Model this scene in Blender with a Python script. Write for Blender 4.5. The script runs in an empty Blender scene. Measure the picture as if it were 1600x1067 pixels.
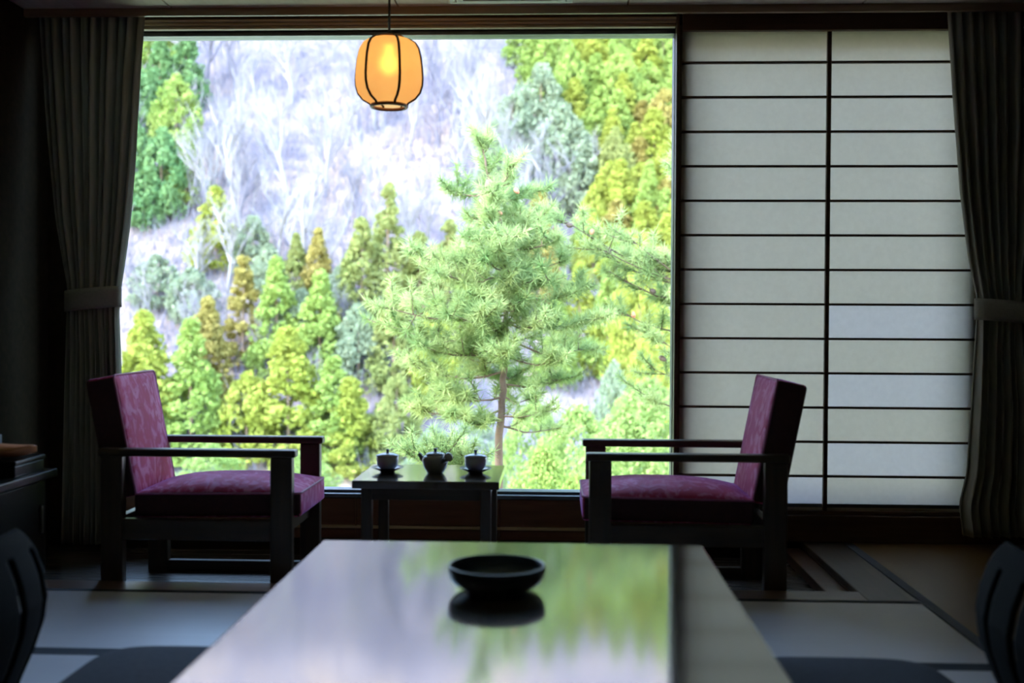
import bpy, bmesh, math, random
import numpy as np
from mathutils import Vector, Matrix

# ------------------------------------------------------------------ camera
SC = bpy.context.scene
COL = SC.collection
F = 1700.0                                   # focal length in pixels of a 1600 px wide frame
VPX, VPY = 868.0, 503.0                      # where the depth axis vanishes in the photograph
ROLL = 0.0052
CAM = Vector((0.0, 0.0, 1.01))
yaw = math.atan((VPX - 800.0) / F)
pitch = math.atan((533.5 - VPY) / F)
fw = Vector((-math.sin(yaw) * math.cos(pitch), math.cos(yaw) * math.cos(pitch), -math.sin(pitch)))
r0 = fw.cross(Vector((0, 0, 1))).normalized()
u0 = r0.cross(fw).normalized()
rt = r0 * math.cos(ROLL) + u0 * math.sin(ROLL)
up = u0 * math.cos(ROLL) - r0 * math.sin(ROLL)
cd = bpy.data.cameras.new('camera')
cam = bpy.data.objects.new('camera', cd)
COL.objects.link(cam)
M3 = Matrix((rt, up, -fw)).transposed()
cam.matrix_world = Matrix.Translation(CAM) @ M3.to_4x4()
cd.sensor_width = 36.0
cd.lens = 36.0 * F / 1600.0
cd.clip_start = 0.05
cd.clip_end = 2000
cd.dof.use_dof = True
cd.dof.focus_distance = 6.0
cd.dof.aperture_fstop = 1.8
SC.camera = cam

# ------------------------------------------------------------------ world, sun, exposure
W = bpy.data.worlds.new('world')
SC.world = W
W.use_nodes = True
wn = W.node_tree
wn.nodes.clear()
sky = wn.nodes.new('ShaderNodeTexSky')
sky.sky_type = 'NISHITA'
sky.sun_disc = False
sky.sun_elevation = math.radians(47)
sky.sun_rotation = math.radians(215)
sky.air_density = 1.2
sky.dust_density = 0.6
bg = wn.nodes.new('ShaderNodeBackground')
bg.inputs['Strength'].default_value = 0.80
wo = wn.nodes.new('ShaderNodeOutputWorld')
wn.links.new(sky.outputs[0], bg.inputs[0])
wn.links.new(bg.outputs[0], wo.inputs[0])
sd = bpy.data.lights.new('sun', 'SUN')
sd.energy = 2.4
sd.angle = math.radians(0.6)
sd.color = (1.0, 0.95, 0.86)
sun = bpy.data.objects.new('sun', sd)
COL.objects.link(sun)
sun.rotation_euler = Vector((0.62, 0.42, -0.80)).to_track_quat('-Z', 'Y').to_euler()

SC.view_settings.view_transform = 'Standard'
SC.view_settings.look = 'None'
SC.view_settings.gamma = 1.0
SC.view_settings.exposure = 1.65
SC.view_settings.use_curve_mapping = False
SC.cycles.use_denoising = True
SC.cycles.max_bounces = 10
SC.cycles.diffuse_bounces = 5
SC.cycles.glossy_bounces = 4
SC.cycles.transparent_max_bounces = 12
SC.cycles.sample_clamp_indirect = 6.0
SC.cycles.caustics_reflective = False
SC.cycles.caustics_refractive = False

# ------------------------------------------------------------------ helpers
def ray(px, py):
    return (fw * F + rt * (px - 800.0) - up * (py - 533.5)).normalized()
def at(px, py, Y):
    d = ray(px, py)
    return CAM + d * ((Y - CAM.y) / d.y)
def props(o, label=None, cat=None, group=None, kind=None):
    if label: o['label'] = label
    if cat: o['category'] = cat
    if group: o['group'] = group
    if kind: o['kind'] = kind
    return o
def empty(name, loc=(0, 0, 0), rz=0.0, label=None, cat=None, group=None, kind=None):
    o = bpy.data.objects.new(name, None)
    COL.objects.link(o)
    o.location = loc
    o.rotation_euler = (0, 0, rz)
    o.empty_display_size = 0.1
    return props(o, label, cat, group, kind)

class MB:
    """collects shapes; build() links them as one mesh object"""
    def __init__(s):
        s.v = []; s.f = []
    def add(s, vs, fs):
        b = len(s.v)
        s.v += [tuple(p) for p in vs]
        s.f += [tuple(i + b for i in f) for f in fs]
        return s
    def box(s, x0, x1, y0, y1, z0, z1, m=None):
        vs = [Vector(p) for p in ((x0, y0, z0), (x1, y0, z0), (x1, y1, z0), (x0, y1, z0),
                                  (x0, y0, z1), (x1, y0, z1), (x1, y1, z1), (x0, y1, z1))]
        if m is not None: vs = [m @ p for p in vs]
        return s.add(vs, [(0, 3, 2, 1), (4, 5, 6, 7), (0, 1, 5, 4), (1, 2, 6, 5), (2, 3, 7, 6), (3, 0, 4, 7)])
    def tube(s, path, rad, n=8, caps=True, closed=False):
        P = [Vector(p) for p in path]
        k = len(P)
        if not hasattr(rad, '__len__'): rad = [rad] * k
        vs = []; ref = None
        for i, p in enumerate(P):
            if closed: t = (P[(i + 1) % k] - P[i - 1]).normalized()
            else: t = (P[min(i + 1, k - 1)] - P[max(i - 1, 0)]).normalized()
            if ref is None:
                ref = Vector((0, 0, 1)) if abs(t.z) < 0.9 else Vector((1, 0, 0))
            a = t.cross(ref).normalized(); b = t.cross(a).normalized()
            ref = -b if False else a.cross(t)
            for j in range(n):
                c = 2 * math.pi * j / n
                vs.append(p + (a * math.cos(c) + b * math.sin(c)) * rad[i])
        fs = []
        for i in range(k if closed else k - 1):
            i2 = (i + 1) % k
            for j in range(n):
                j2 = (j + 1) % n
                fs.append((i * n + j, i * n + j2, i2 * n + j2, i2 * n + j))
        if caps and not closed:
            fs.append(tuple(range(n)))
            fs.append(tuple(range((k - 1) * n, k * n))[::-1])
        return s.add(vs, fs)
    def lathe(s, prof, n=40, c=(0, 0, 0), a0=0.0, a1=2 * math.pi):
        full = abs(a1 - a0 - 2 * math.pi) < 1e-6
        m = n if full else n + 1
        vs = []; fs = []
        for r, z in prof:
            for j in range(m):
                a = a0 + (a1 - a0) * j / n
                vs.append((c[0] + r * math.cos(a), c[1] + r * math.sin(a), c[2] + z))
        for i in range(len(prof) - 1):
            for j in range(n):
                j2 = (j + 1) % m
                fs.append((i * m + j, i * m + j2, (i + 1) * m + j2, (i + 1) * m + j))
        return s.add(vs, fs)
    def build(s, name, mat, parent=None, bevel=0.0, seg=2, smooth=False, solid=0.0, angle=35):
        me = bpy.data.meshes.new(name)
        me.from_pydata(s.v, [], s.f)
        bm = bmesh.new(); bm.from_mesh(me)
        if smooth: bmesh.ops.remove_doubles(bm, verts=bm.verts, dist=1e-6)
        bmesh.ops.recalc_face_normals(bm, faces=bm.faces)
        bm.to_mesh(me); bm.free()
        me.materials.append(mat)
        o = bpy.data.objects.new(name, me)
        COL.objects.link(o)
        if parent is not None: o.parent = parent
        if smooth:
            for p in me.polygons: p.use_smooth = True
        if solid:
            m = o.modifiers.new('solid', 'SOLIDIFY'); m.thickness = solid; m.offset = 0
        if bevel:
            m = o.modifiers.new('bevel', 'BEVEL'); m.width = bevel; m.segments = seg
            m.limit_method = 'ANGLE'; m.angle_limit = math.radians(angle)
        return o
def box(name, mat, parent, x0, x1, y0, y1, z0, z1, bevel=0.003, m=None):
    return MB().box(x0, x1, y0, y1, z0, z1, m).build(name, mat, parent, bevel)
def copy_obj(o, parent=None):
    c = o.copy(); COL.objects.link(c); c.parent = parent
    return c
def copy_tree(o, parent=None):
    c = copy_obj(o, parent)
    for ch in list(o.children): copy_tree(ch, c)
    return c
def lerp_tab(tab, t):
    if t <= tab[0][0]: return tab[0][1]
    for (a, b), (c, d) in zip(tab, tab[1:]):
        if t <= c: return b + (d - b) * (t - a) / (c - a)
    return tab[-1][1]

# ------------------------------------------------------------------ materials
def nodes(name):
    m = bpy.data.materials.new(name); m.use_nodes = True
    nt = m.node_tree; nt.nodes.clear()
    out = nt.nodes.new('ShaderNodeOutputMaterial')
    return m, nt, out
def ramp(nt, fac, stops):
    r = nt.nodes.new('ShaderNodeValToRGB')
    e = r.color_ramp.elements
    while len(e) < len(stops): e.new(0.5)
    for q, (p, c) in zip(e, stops):
        q.position = p; q.color = (*c, 1)
    nt.links.new(fac, r.inputs[0])
    return r.outputs[0]
def coords(nt, scale=(1, 1, 1), kind='Object', rot=(0, 0, 0)):
    tc = nt.nodes.new('ShaderNodeTexCoord'); mp = nt.nodes.new('ShaderNodeMapping')
    mp.inputs['Scale'].default_value = scale; mp.inputs['Rotation'].default_value = rot
    nt.links.new(tc.outputs[kind], mp.inputs[0])
    return mp.outputs[0]
def noise(nt, vec, scale, detail=3.0, rough=0.55, dist=0.0):
    n = nt.nodes.new('ShaderNodeTexNoise')
    n.inputs['Scale'].default_value = scale; n.inputs['Detail'].default_value = detail
    n.inputs['Roughness'].default_value = rough; n.inputs['Distortion'].default_value = dist
    nt.links.new(vec, n.inputs['Vector'])
    return n.outputs[0]
def bump(nt, fac, strength, dist=0.01):
    b = nt.nodes.new('ShaderNodeBump')
    b.inputs['Strength'].default_value = strength; b.inputs['Distance'].default_value = dist
    nt.links.new(fac, b.inputs['Height'])
    return b.outputs[0]
def pbsdf(nt, out, **kw):
    b = nt.nodes.new('ShaderNodeBsdfPrincipled')
    for k, v in kw.items():
        b.inputs[k.replace('_', ' ')].default_value = v
    nt.links.new(b.outputs[0], out.inputs[0])
    return b
def mottled(name, c0, c1, rough=0.6, scale=6.0, stretch=(1, 1, 1), bmp=0.1, **kw):
    m, nt, out = nodes(name)
    b = pbsdf(nt, out, Roughness=rough, **kw)
    f = noise(nt, coords(nt, stretch), scale, 4)
    nt.links.new(ramp(nt, f, [(0.3, c0), (0.7, c1)]), b.inputs['Base Color'])
    if bmp: nt.links.new(bump(nt, f, bmp, 0.004), b.inputs['Normal'])
    return m
def wood(name, c0, c1, rough=0.45, axis='X', scale=9.0, **kw):
    st = {'X': (0.7, 9, 9), 'Y': (9, 0.7, 9), 'Z': (9, 9, 0.7)}[axis]
    return mottled(name, c0, c1, rough, scale * 0.45, st, 0.12, **kw)

M = {}
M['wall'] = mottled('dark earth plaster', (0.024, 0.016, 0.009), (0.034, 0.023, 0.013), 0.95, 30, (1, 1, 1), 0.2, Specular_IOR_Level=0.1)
M['bouncewall'] = mottled('light bouncing beige plaster', (0.56, 0.46, 0.33), (0.62, 0.52, 0.38), 0.9, 30, (1, 1, 1), 0.2)  # light tone given to the unseen wall so it bounces warm light
M['ceiling'] = mottled('ceiling board', (0.72, 0.65, 0.54), (0.80, 0.73, 0.62), 0.8, 5, (8, .6, 8), 0.05)
M['trimwood'] = wood('dark trim wood', (0.085, 0.044, 0.024), (0.135, 0.072, 0.040), 0.4)
M['tanwood'] = wood('tan rail wood', (0.66, 0.50, 0.31), (0.76, 0.60, 0.40), 0.35)
M['valance'] = wood('brown valance wood', (0.28, 0.18, 0.11), (0.38, 0.25, 0.155), 0.35)
M['darkwood'] = wood('dark chair wood', (0.048, 0.033, 0.019), (0.082, 0.057, 0.034), 0.32)
M['darkwoodz'] = wood('dark chair wood upright', (0.048, 0.033, 0.019), (0.082, 0.057, 0.034), 0.32, 'Z')
M['panelwood'] = wood('red brown panel wood', (0.17, 0.072, 0.038), (0.25, 0.115, 0.06), 0.4)
M['stepwood'] = wood('step wood', (0.10, 0.05, 0.03), (0.16, 0.085, 0.05), 0.35)
M['borderwood'] = wood('border wood', (0.055, 0.038, 0.028), (0.085, 0.06, 0.044), 0.45, 'Y')
M['plank'] = wood('engawa plank', (0.10, 0.085, 0.075), (0.16, 0.135, 0.12), 0.25)
M['alu'] = mottled('bronze aluminium', (0.16, 0.17, 0.19), (0.20, 0.21, 0.24), 0.35, 20, (1, 1, 1), 0.0, Metallic=0.7)
M['black'] = mottled('black lacquer', (0.008, 0.007, 0.006), (0.014, 0.012, 0.010), 0.28, 12, (1, 1, 1), 0.02)
M['zaisu'] = mottled('black bent plywood', (0.005, 0.005, 0.005), (0.008, 0.008, 0.008), 0.85, 12, (1, 1, 1), 0.02, Specular_IOR_Level=0.08)
M['zabuton'] = mottled('navy cushion cloth', (0.022, 0.024, 0.036), (0.034, 0.036, 0.050), 0.95, 60, (1, 1, 1), 0.25)
M['heri'] = mottled('dark tatami border cloth', (0.010, 0.013, 0.022), (0.02, 0.025, 0.04), 0.8, 80, (1, 1, 1), 0.1)
M['herib'] = mottled('blue grey tatami border cloth', (0.07, 0.085, 0.12), (0.09, 0.105, 0.15), 0.75, 80, (1, 1, 1), 0.1)
M['bowl'] = mottled('blue black glaze', (0.035, 0.050, 0.066), (0.045, 0.062, 0.08), 0.35, 14, (1, 1, 1), 0.05)  # blue lift from haze is put into the dark glaze colour
M['china'] = mottled('grey blue porcelain', (0.50, 0.54, 0.60), (0.58, 0.62, 0.68), 0.18, 30, (1, 1, 1), 0.02)
M['saucer'] = mottled('dark indigo saucer', (0.12, 0.14, 0.24), (0.16, 0.18, 0.30), 0.2, 20, (1, 1, 1), 0.02)
M['clay'] = mottled('grey green pot clay', (0.34, 0.36, 0.36), (0.42, 0.44, 0.43), 0.3, 40, (1, 1, 1), 0.05)
M['cord'] = mottled('black cord', (0.012, 0.011, 0.010), (0.02, 0.018, 0.016), 0.5, 20)
M['rib'] = mottled('dark lantern rib', (0.030, 0.017, 0.010), (0.05, 0.028, 0.016), 0.5, 20)
M['ringwood'] = mottled('lantern ring wood', (0.20, 0.085, 0.040), (0.26, 0.11, 0.055), 0.5, 20)
M['vent'] = mottled('white vent metal', (0.60, 0.62, 0.60), (0.66, 0.68, 0.66), 0.5, 8, (1, 1, 1), 0.0)
M['ventdark'] = mottled('vent inner grey', (0.10, 0.11, 0.11), (0.13, 0.14, 0.14), 0.6, 8, (1, 1, 1), 0.0)
M['orange'] = mottled('orange brown pottery', (0.80, 0.30, 0.14), (0.88, 0.38, 0.19), 0.45, 25, (1, 1, 1), 0.1)
M['greyblue'] = mottled('pale blue grey card', (0.30, 0.34, 0.44), (0.36, 0.40, 0.50), 0.6, 20, (1, 1, 1), 0.02)
M['brass'] = mottled('dull metal', (0.2, 0.17, 0.12), (0.26, 0.22, 0.16), 0.35, 20, (1, 1, 1), 0.0, Metallic=0.9)

def tatami(name, c0, c1, along='X'):
    m, nt, out = nodes(name)
    b = pbsdf(nt, out, Roughness=0.42)
    b.inputs['Specular IOR Level'].default_value = 0.5
    st = (2, 260, 1) if along == 'X' else (260, 2, 1)
    f = noise(nt, coords(nt, st), 1.0, 2)
    g = noise(nt, coords(nt), 2.5, 3)
    ad = nt.nodes.new('ShaderNodeMath'); ad.operation = 'MULTIPLY_ADD'
    ad.inputs[1].default_value = 0.5
    nt.links.new(f, ad.inputs[0])
    ml = nt.nodes.new('ShaderNodeMath'); ml.operation = 'MULTIPLY'; ml.inputs[1].default_value = 0.5
    nt.links.new(g, ml.inputs[0]); nt.links.new(ml.outputs[0], ad.inputs[2])
    nt.links.new(ramp(nt, ad.outputs[0], [(0.3, c0), (0.7, c1)]), b.inputs['Base Color'])
    nt.links.new(bump(nt, f, 0.15, 0.002), b.inputs['Normal'])
    return m
M['sheenmat'] = tatami('tatami straw with window sheen', (0.52, 0.49, 0.53), (0.62, 0.59, 0.62))  # window sheen on the mats put into a paler base colour
M['brownmat'] = tatami('brown tatami straw', (0.145, 0.078, 0.022), (0.19, 0.105, 0.032), 'Y')

def lacquer():
    m, nt, out = nodes('glossy table lacquer')
    d = nt.nodes.new('ShaderNodeBsdfDiffuse')
    f = noise(nt, coords(nt, (9, 0.8, 9)), 4, 4)
    nt.links.new(ramp(nt, f, [(0.3, (0.030, 0.022, 0.014)), (0.7, (0.055, 0.042, 0.026))]), d.inputs[0])
    g = nt.nodes.new('ShaderNodeBsdfGlossy'); g.inputs['Roughness'].default_value = 0.085
    g.inputs['Color'].default_value = (0.97, 0.97, 0.97, 1)
    fr = nt.nodes.new('ShaderNodeFresnel'); fr.inputs[0].default_value = 3.8
    mx = nt.nodes.new('ShaderNodeMixShader')
    nt.links.new(fr.outputs[0], mx.inputs[0]); nt.links.new(d.outputs[0], mx.inputs[1])
    nt.links.new(g.outputs[0], mx.inputs[2]); nt.links.new(mx.outputs[0], out.inputs[0])
    return m
M['lacquer'] = lacquer()
M['sidetop'] = wood('polished side table wood', (0.045, 0.030, 0.018), (0.075, 0.052, 0.032), 0.14)
M['sidetop'].node_tree.nodes['Principled BSDF'].inputs['Coat Weight'].default_value = 1.0
M['sidetop'].node_tree.nodes['Principled BSDF'].inputs['Coat IOR'].default_value = 2.0
M['sidetop'].node_tree.nodes['Principled BSDF'].inputs['Coat Roughness'].default_value = 0.08

def damask():
    m, nt, out = nodes('pink damask velvet')
    b = pbsdf(nt, out, Roughness=0.75)
    b.inputs['Sheen Weight'].default_value = 0.8
    b.inputs['Sheen Roughness'].default_value = 0.22
    b.inputs['Sheen Tint'].default_value = (0.55, 0.28, 0.95, 1)  # violet cast of sky light on the seats put into the sheen
    v = coords(nt, (17, 17, 9))
    a = noise(nt, v, 1.0, 3.0, 0.6, 1.8)
    fine = noise(nt, coords(nt, (1, 1, 1)), 260, 1)
    c = ramp(nt, a, [(0.45, (0.54, 0.032, 0.14)), (0.52, (0.60, 0.065, 0.22)), (0.60, (0.76, 0.22, 0.46))])
    nt.links.new(c, b.inputs['Base Color'])
    nt.links.new(bump(nt, fine, 0.2, 0.001), b.inputs['Normal'])
    return m
M['damask'] = damask()
M['wine'] = mottled('dark wine cushion sides', (0.055, 0.016, 0.020), (0.075, 0.024, 0.028), 0.8, 60)
M['piping'] = mottled('pink piping cord', (0.42, 0.10, 0.24), (0.50, 0.14, 0.30), 0.6, 40)

def thin_translucent(name, c0, c1, trans, scale=18.0, stretch=(1, 1, 1), rough_bump=0.05, emit=None):
    m, nt, out = nodes(name)
    f = noise(nt, coords(nt, stretch), scale, 4)
    col = ramp(nt, f, [(0.3, c0), (0.7, c1)])
    d = nt.nodes.new('ShaderNodeBsdfDiffuse'); t = nt.nodes.new('ShaderNodeBsdfTranslucent')
    nt.links.new(col, d.inputs[0]); nt.links.new(col, t.inputs[0])
    mx = nt.nodes.new('ShaderNodeMixShader'); mx.inputs[0].default_value = trans
    nt.links.new(d.outputs[0], mx.inputs[1]); nt.links.new(t.outputs[0], mx.inputs[2])
    nt.links.new(mx.outputs[0], out.inputs[0])
    if emit:
        e = nt.nodes.new('ShaderNodeEmission'); e.inputs[0].default_value = (*emit[0], 1); e.inputs[1].default_value = emit[1]
        ad = nt.nodes.new('ShaderNodeAddShader')
        nt.links.new(mx.outputs[0], ad.inputs[0]); nt.links.new(e.outputs[0], ad.inputs[1])
        nt.links.new(ad.outputs[0], out.inputs[0])
    return m
M['paper'] = thin_translucent('shoji paper', (0.87, 0.80, 0.72), (0.91, 0.84, 0.76), 0.60, 40)
M['paper2'] = thin_translucent('newer shoji paper', (0.88, 0.82, 0.80), (0.92, 0.86, 0.84), 0.61, 40)
M['lampaper'] = thin_translucent('lantern paper', (0.96, 0.70, 0.40), (0.98, 0.74, 0.43), 0.6, 30, emit=((1.0, 0.50, 0.17), 0.09))
def glow_through(m, fac):
    nt = m.node_tree; out = [q for q in nt.nodes if q.type == 'OUTPUT_MATERIAL'][0]
    src = out.inputs[0].links[0].from_socket
    rf = nt.nodes.new('ShaderNodeBsdfRefraction'); rf.inputs['Roughness'].default_value = 0.62; rf.inputs['IOR'].default_value = 1.30
    rf.inputs['Color'].default_value = (1.0, 0.74, 0.28, 1)
    mx = nt.nodes.new('ShaderNodeMixShader'); mx.inputs[0].default_value = fac
    nt.links.new(src, mx.inputs[1]); nt.links.new(rf.outputs[0], mx.inputs[2]); nt.links.new(mx.outputs[0], out.inputs[0])
glow_through(M['lampaper'], 0.15)
M['curtain'] = thin_translucent('grey curtain weave', (0.40, 0.39, 0.34), (0.50, 0.48, 0.42), 0.18, 90, (1, 1, .08))
M['tie'] = thin_translucent('curtain tie weave', (0.40, 0.39, 0.36), (0.48, 0.47, 0.43), 0.08, 120)

def glass():
    m, nt, out = nodes('window glass')
    t = nt.nodes.new('ShaderNodeBsdfTransparent'); t.inputs[0].default_value = (0.97, 0.99, 0.98, 1)
    g = nt.nodes.new('ShaderNodeBsdfGlossy'); g.inputs['Roughness'].default_value = 0.0
    fr = nt.nodes.new('ShaderNodeFresnel'); fr.inputs[0].default_value = 1.35
    mx = nt.nodes.new('ShaderNodeMixShader')
    nt.links.new(fr.outputs[0], mx.inputs[0]); nt.links.new(t.outputs[0], mx.inputs[1])
    nt.links.new(g.outputs[0], mx.inputs[2]); nt.links.new(mx.outputs[0], out.inputs[0])
    return m
M['glass'] = glass()
m_, nt_, out_ = nodes('bulb glow')
e_ = nt_.nodes.new('ShaderNodeEmission'); e_.inputs[0].default_value = (1.0, 0.56, 0.17, 1); e_.inputs[1].default_value = 4.0
nt_.links.new(e_.outputs[0], out_.inputs[0]); M['bulb'] = m_

def leaf(name, c0, c1, trans=0.35, scale=1.2):
    return thin_translucent(name, tuple(.50 * q for q in c0), tuple(.50 * q for q in c1), trans, scale)
M['cedar_yellow'] = leaf('yellow green cedar foliage', (0.46, 0.56, 0.08), (0.74, 0.76, 0.20))
M['cedar_green'] = leaf('fresh green cedar foliage', (0.38, 0.57, 0.13), (0.66, 0.80, 0.24))
M['cedar_orange'] = leaf('rusty cedar foliage', (0.50, 0.46, 0.12), (0.70, 0.54, 0.20))
M['cedar_olive'] = leaf('olive cedar foliage', (0.38, 0.46, 0.14), (0.58, 0.60, 0.24))
M['cedar_dark'] = leaf('deep green evergreen foliage', (0.20, 0.44, 0.18), (0.40, 0.60, 0.26))
M['shrub'] = leaf('light green shrub foliage', (0.42, 0.62, 0.16), (0.66, 0.80, 0.30), 0.4)
M['shrubgrey'] = leaf('grey green scrub foliage', (0.36, 0.46, 0.30), (0.56, 0.64, 0.44), 0.3)
M['needle'] = leaf('pine needles', (0.30, 0.50, 0.17), (0.82, 0.94, 0.38), 0.35, 4)
M['needle_yellow'] = leaf('sunny pine needles', (0.48, 0.70, 0.26), (0.92, 1.04, 0.46), 0.4, 4)  # sunlit yellow green put into the needle colour of some boughs
M['pinebark'] = mottled('pine bark', (0.08, 0.050, 0.036), (0.19, 0.125, 0.09), 0.9, 14, (1, 1, .4), 0.6)
M['cedarbark'] = mottled('cedar bark', (0.22, 0.15, 0.10), (0.32, 0.22, 0.16), 0.9, 6, (1, 1, .3), 0.4)
M['barebark'] = mottled('pale bare bark', (0.19, 0.18, 0.195), (0.27, 0.255, 0.265), 0.9, 2, (1, 1, .4), 0.2)
M['barebark2'] = mottled('lavender grey twigs', (0.09, 0.085, 0.12), (0.18, 0.17, 0.21), 0.9, 2, (1, 1, .4), 0.2)
M['cone'] = mottled('brown pine cone', (0.12, 0.08, 0.06), (0.20, 0.13, 0.10), 0.8, 40)
M['conered'] = mottled('rusty pine bud', (0.50, 0.18, 0.10), (0.60, 0.26, 0.14), 0.8, 40)

# ------------------------------------------------------------------ terrain outside
def vnoise(x, y, s, seed=0.0):
    return (math.sin(x * s * 1.7 + 1.3 + seed) * math.cos(y * s * 1.3 - .7 + seed * 2) +
            0.5 * math.sin(x * s * 3.9 + y * s * 2.7 + seed) + 0.25 * math.cos(x * s * 8.1 - y * s * 6.3)) / 1.75
def terrain(x, y):
    if y < 54:
        z = -2.2 - 5.8 * max(0.0, (y - 12)) / 42.0
        n = 0.25
    else:
        z = -8.0 + 0.70 * (y - 54)
        n = min(1.0, 0.25 + (y - 54) / 20.0)
    return z + n * (1.1 * vnoise(x, y, 0.11) + 0.35 * vnoise(x, y, 0.45, 3.0))
def ground_hit(px, py):
    d = ray(px, py); t = 8.0
    while t < 170:
        p = CAM + d * t
        if p.z <= terrain(p.x, p.y): return p
        t += 0.25
    return CAM + d * 170
def grid_mesh(name, mat, x0, x1, nx, ys):
    vs = [(x0 + (x1 - x0) * i / nx, y, terrain(x0 + (x1 - x0) * i / nx, y)) for y in ys for i in range(nx + 1)]
    fs = [(j * (nx + 1) + i, j * (nx + 1) + i + 1, (j + 1) * (nx + 1) + i + 1, (j + 1) * (nx + 1) + i)
          for j in range(len(ys) - 1) for i in range(nx)]
    mb = MB(); mb.v = vs; mb.f = fs
    return mb.build(name, mat, None, smooth=True)
def hillmat():
    m, nt, out = nodes('leaf litter hillside')
    d = nt.nodes.new('ShaderNodeBsdfDiffuse')
    a = noise(nt, coords(nt, (1, 1, 1)), 0.10, 5, 0.6)
    b = noise(nt, coords(nt, (1, 1, 1)), 0.9, 4, 0.6)
    ca = ramp(nt, a, [(0.36, (0.165, 0.145, 0.170)), (0.48, (0.250, 0.212, 0.215)), (0.62, (0.34, 0.255, 0.195))])
    cb = ramp(nt, b, [(0.35, (0.55, 0.53, 0.62)), (0.55, (0.9, 0.88, 0.9)), (0.75, (1.0, 0.97, 0.96))])
    mx = nt.nodes.new('ShaderNodeMix'); mx.data_type = 'RGBA'; mx.blend_type = 'MULTIPLY'
    mx.inputs[0].default_value = 0.8
    nt.links.new(ca, mx.inputs[6]); nt.links.new(cb, mx.inputs[7])
    nt.links.new(mx.outputs[2], d.inputs[0]); nt.links.new(d.outputs[0], out.inputs[0])
    return m
M['hill'] = hillmat()
M['field'] = mottled('pale dry grass field', (0.26, 0.30, 0.12), (0.42, 0.39, 0.28), 0.95, 0.35, (1, 1, 1), 0.0)
props(grid_mesh('hill', M['hill'], -75, 75, 90, [54 + i * 1.2 for i in range(90)]), 'lavender and tan wooded hillside rising beyond the window', 'hillside', kind='structure')
props(grid_mesh('field', M['field'], -75, 75, 60, [5.6 + i * 1.21 for i in range(41)]), 'pale green valley ground falling away below the window', 'ground', kind='structure')

# ------------------------------------------------------------------ room shell
YW = 5.12                       # inner face of the window wall
EZ = -0.08                      # sunken sunroom floor
XL, XR, YB, ZC = -2.43, 2.62, -1.6, 2.422
ZR, YV = 2.490, 4.885          # curtain recess: its ceiling and the valance in front of it
WX0, WX1, WZ0, WZ1 = -2.34, 0.553, 0.205, 2.365      # picture window
SX0, SX1, SZ0, SZ1 = 0.565, 1.955, 0.125, 2.385       # shoji opening
wall = MB()
T = 0.16
wall.box(XL - T, WX0, YW, YW + T, EZ - .2, ZC + .3)
wall.box(WX0, WX1, YW, YW + T, EZ - .2, WZ0 - .03)
wall.box(WX0, WX1, YW, YW + T, WZ1 + .02, ZC + .3)
wall.box(WX1, SX0 + .05, YW, YW + T, EZ - .2, ZC + .3)
wall.box(SX0 + .05, SX1 - .05, YW, YW + T, EZ - .2, SZ0 + .03)
wall.box(SX0 + .05, SX1 - .05, YW, YW + T, SZ1 - .03, ZC + .3)
wall.box(SX1 - .05, XR + T, YW, YW + T, EZ - .2, ZC + .3)
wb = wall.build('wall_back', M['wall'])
props(wb, 'dark brown wall around the picture window', 'wall', kind='structure')
# boarded dado below the picture window, each board a piece of the wall
xs = [-2.34, -1.62, -0.94, -0.262, 0.553]
for a, b in zip(xs, xs[1:]):
    box('panel', M['panelwood'], wb, a + .006, b - .006, YW - .016, YW, 0.045, WZ0 - .032)
    box('panel', M['panelwood'], wb, a + .006, b - .006, YW - .016, YW, EZ + .06, 0.028)
box('batten', M['tanwood'], wb, -2.34, 0.553, YW - .022, YW, 0.030, 0.043, 0.002)
for a in xs[1:-1]:
    box('batten', M['panelwood'], wb, a - .005, a + .005, YW - .018, YW, EZ + .06, WZ0 - .032, 0.002)
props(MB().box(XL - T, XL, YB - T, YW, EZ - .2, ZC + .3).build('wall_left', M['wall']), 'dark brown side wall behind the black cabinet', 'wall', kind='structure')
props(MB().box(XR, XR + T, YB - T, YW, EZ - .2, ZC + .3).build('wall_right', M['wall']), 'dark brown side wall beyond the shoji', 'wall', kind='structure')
props(MB().box(XL - T, XR + T, YB - T, YB, EZ - .2, ZC + .3).build('wall_front', M['bouncewall']), 'unseen wall opposite the window, beige to bounce light', 'wall', kind='structure')

cl = MB().box(XL - T, XR + T, YB - T, YV, ZC + .03, ZC + .2).box(XL - T, XR + T, YV, YW + T + .25, ZR, ZC + .2).build('ceiling', M['ceiling'])
props(cl, 'grey beige boarded ceiling above the window', 'ceiling', kind='structure')
sx = [XL, -1.745, -0.715, 0.312, 1.345, XR]
for a, b in zip(sx, sx[1:]):
    box('ceiling_board', M['ceiling'], cl, a + .003, b - .003, YB, YV, ZC, ZC + .03, 0.003)

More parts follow.
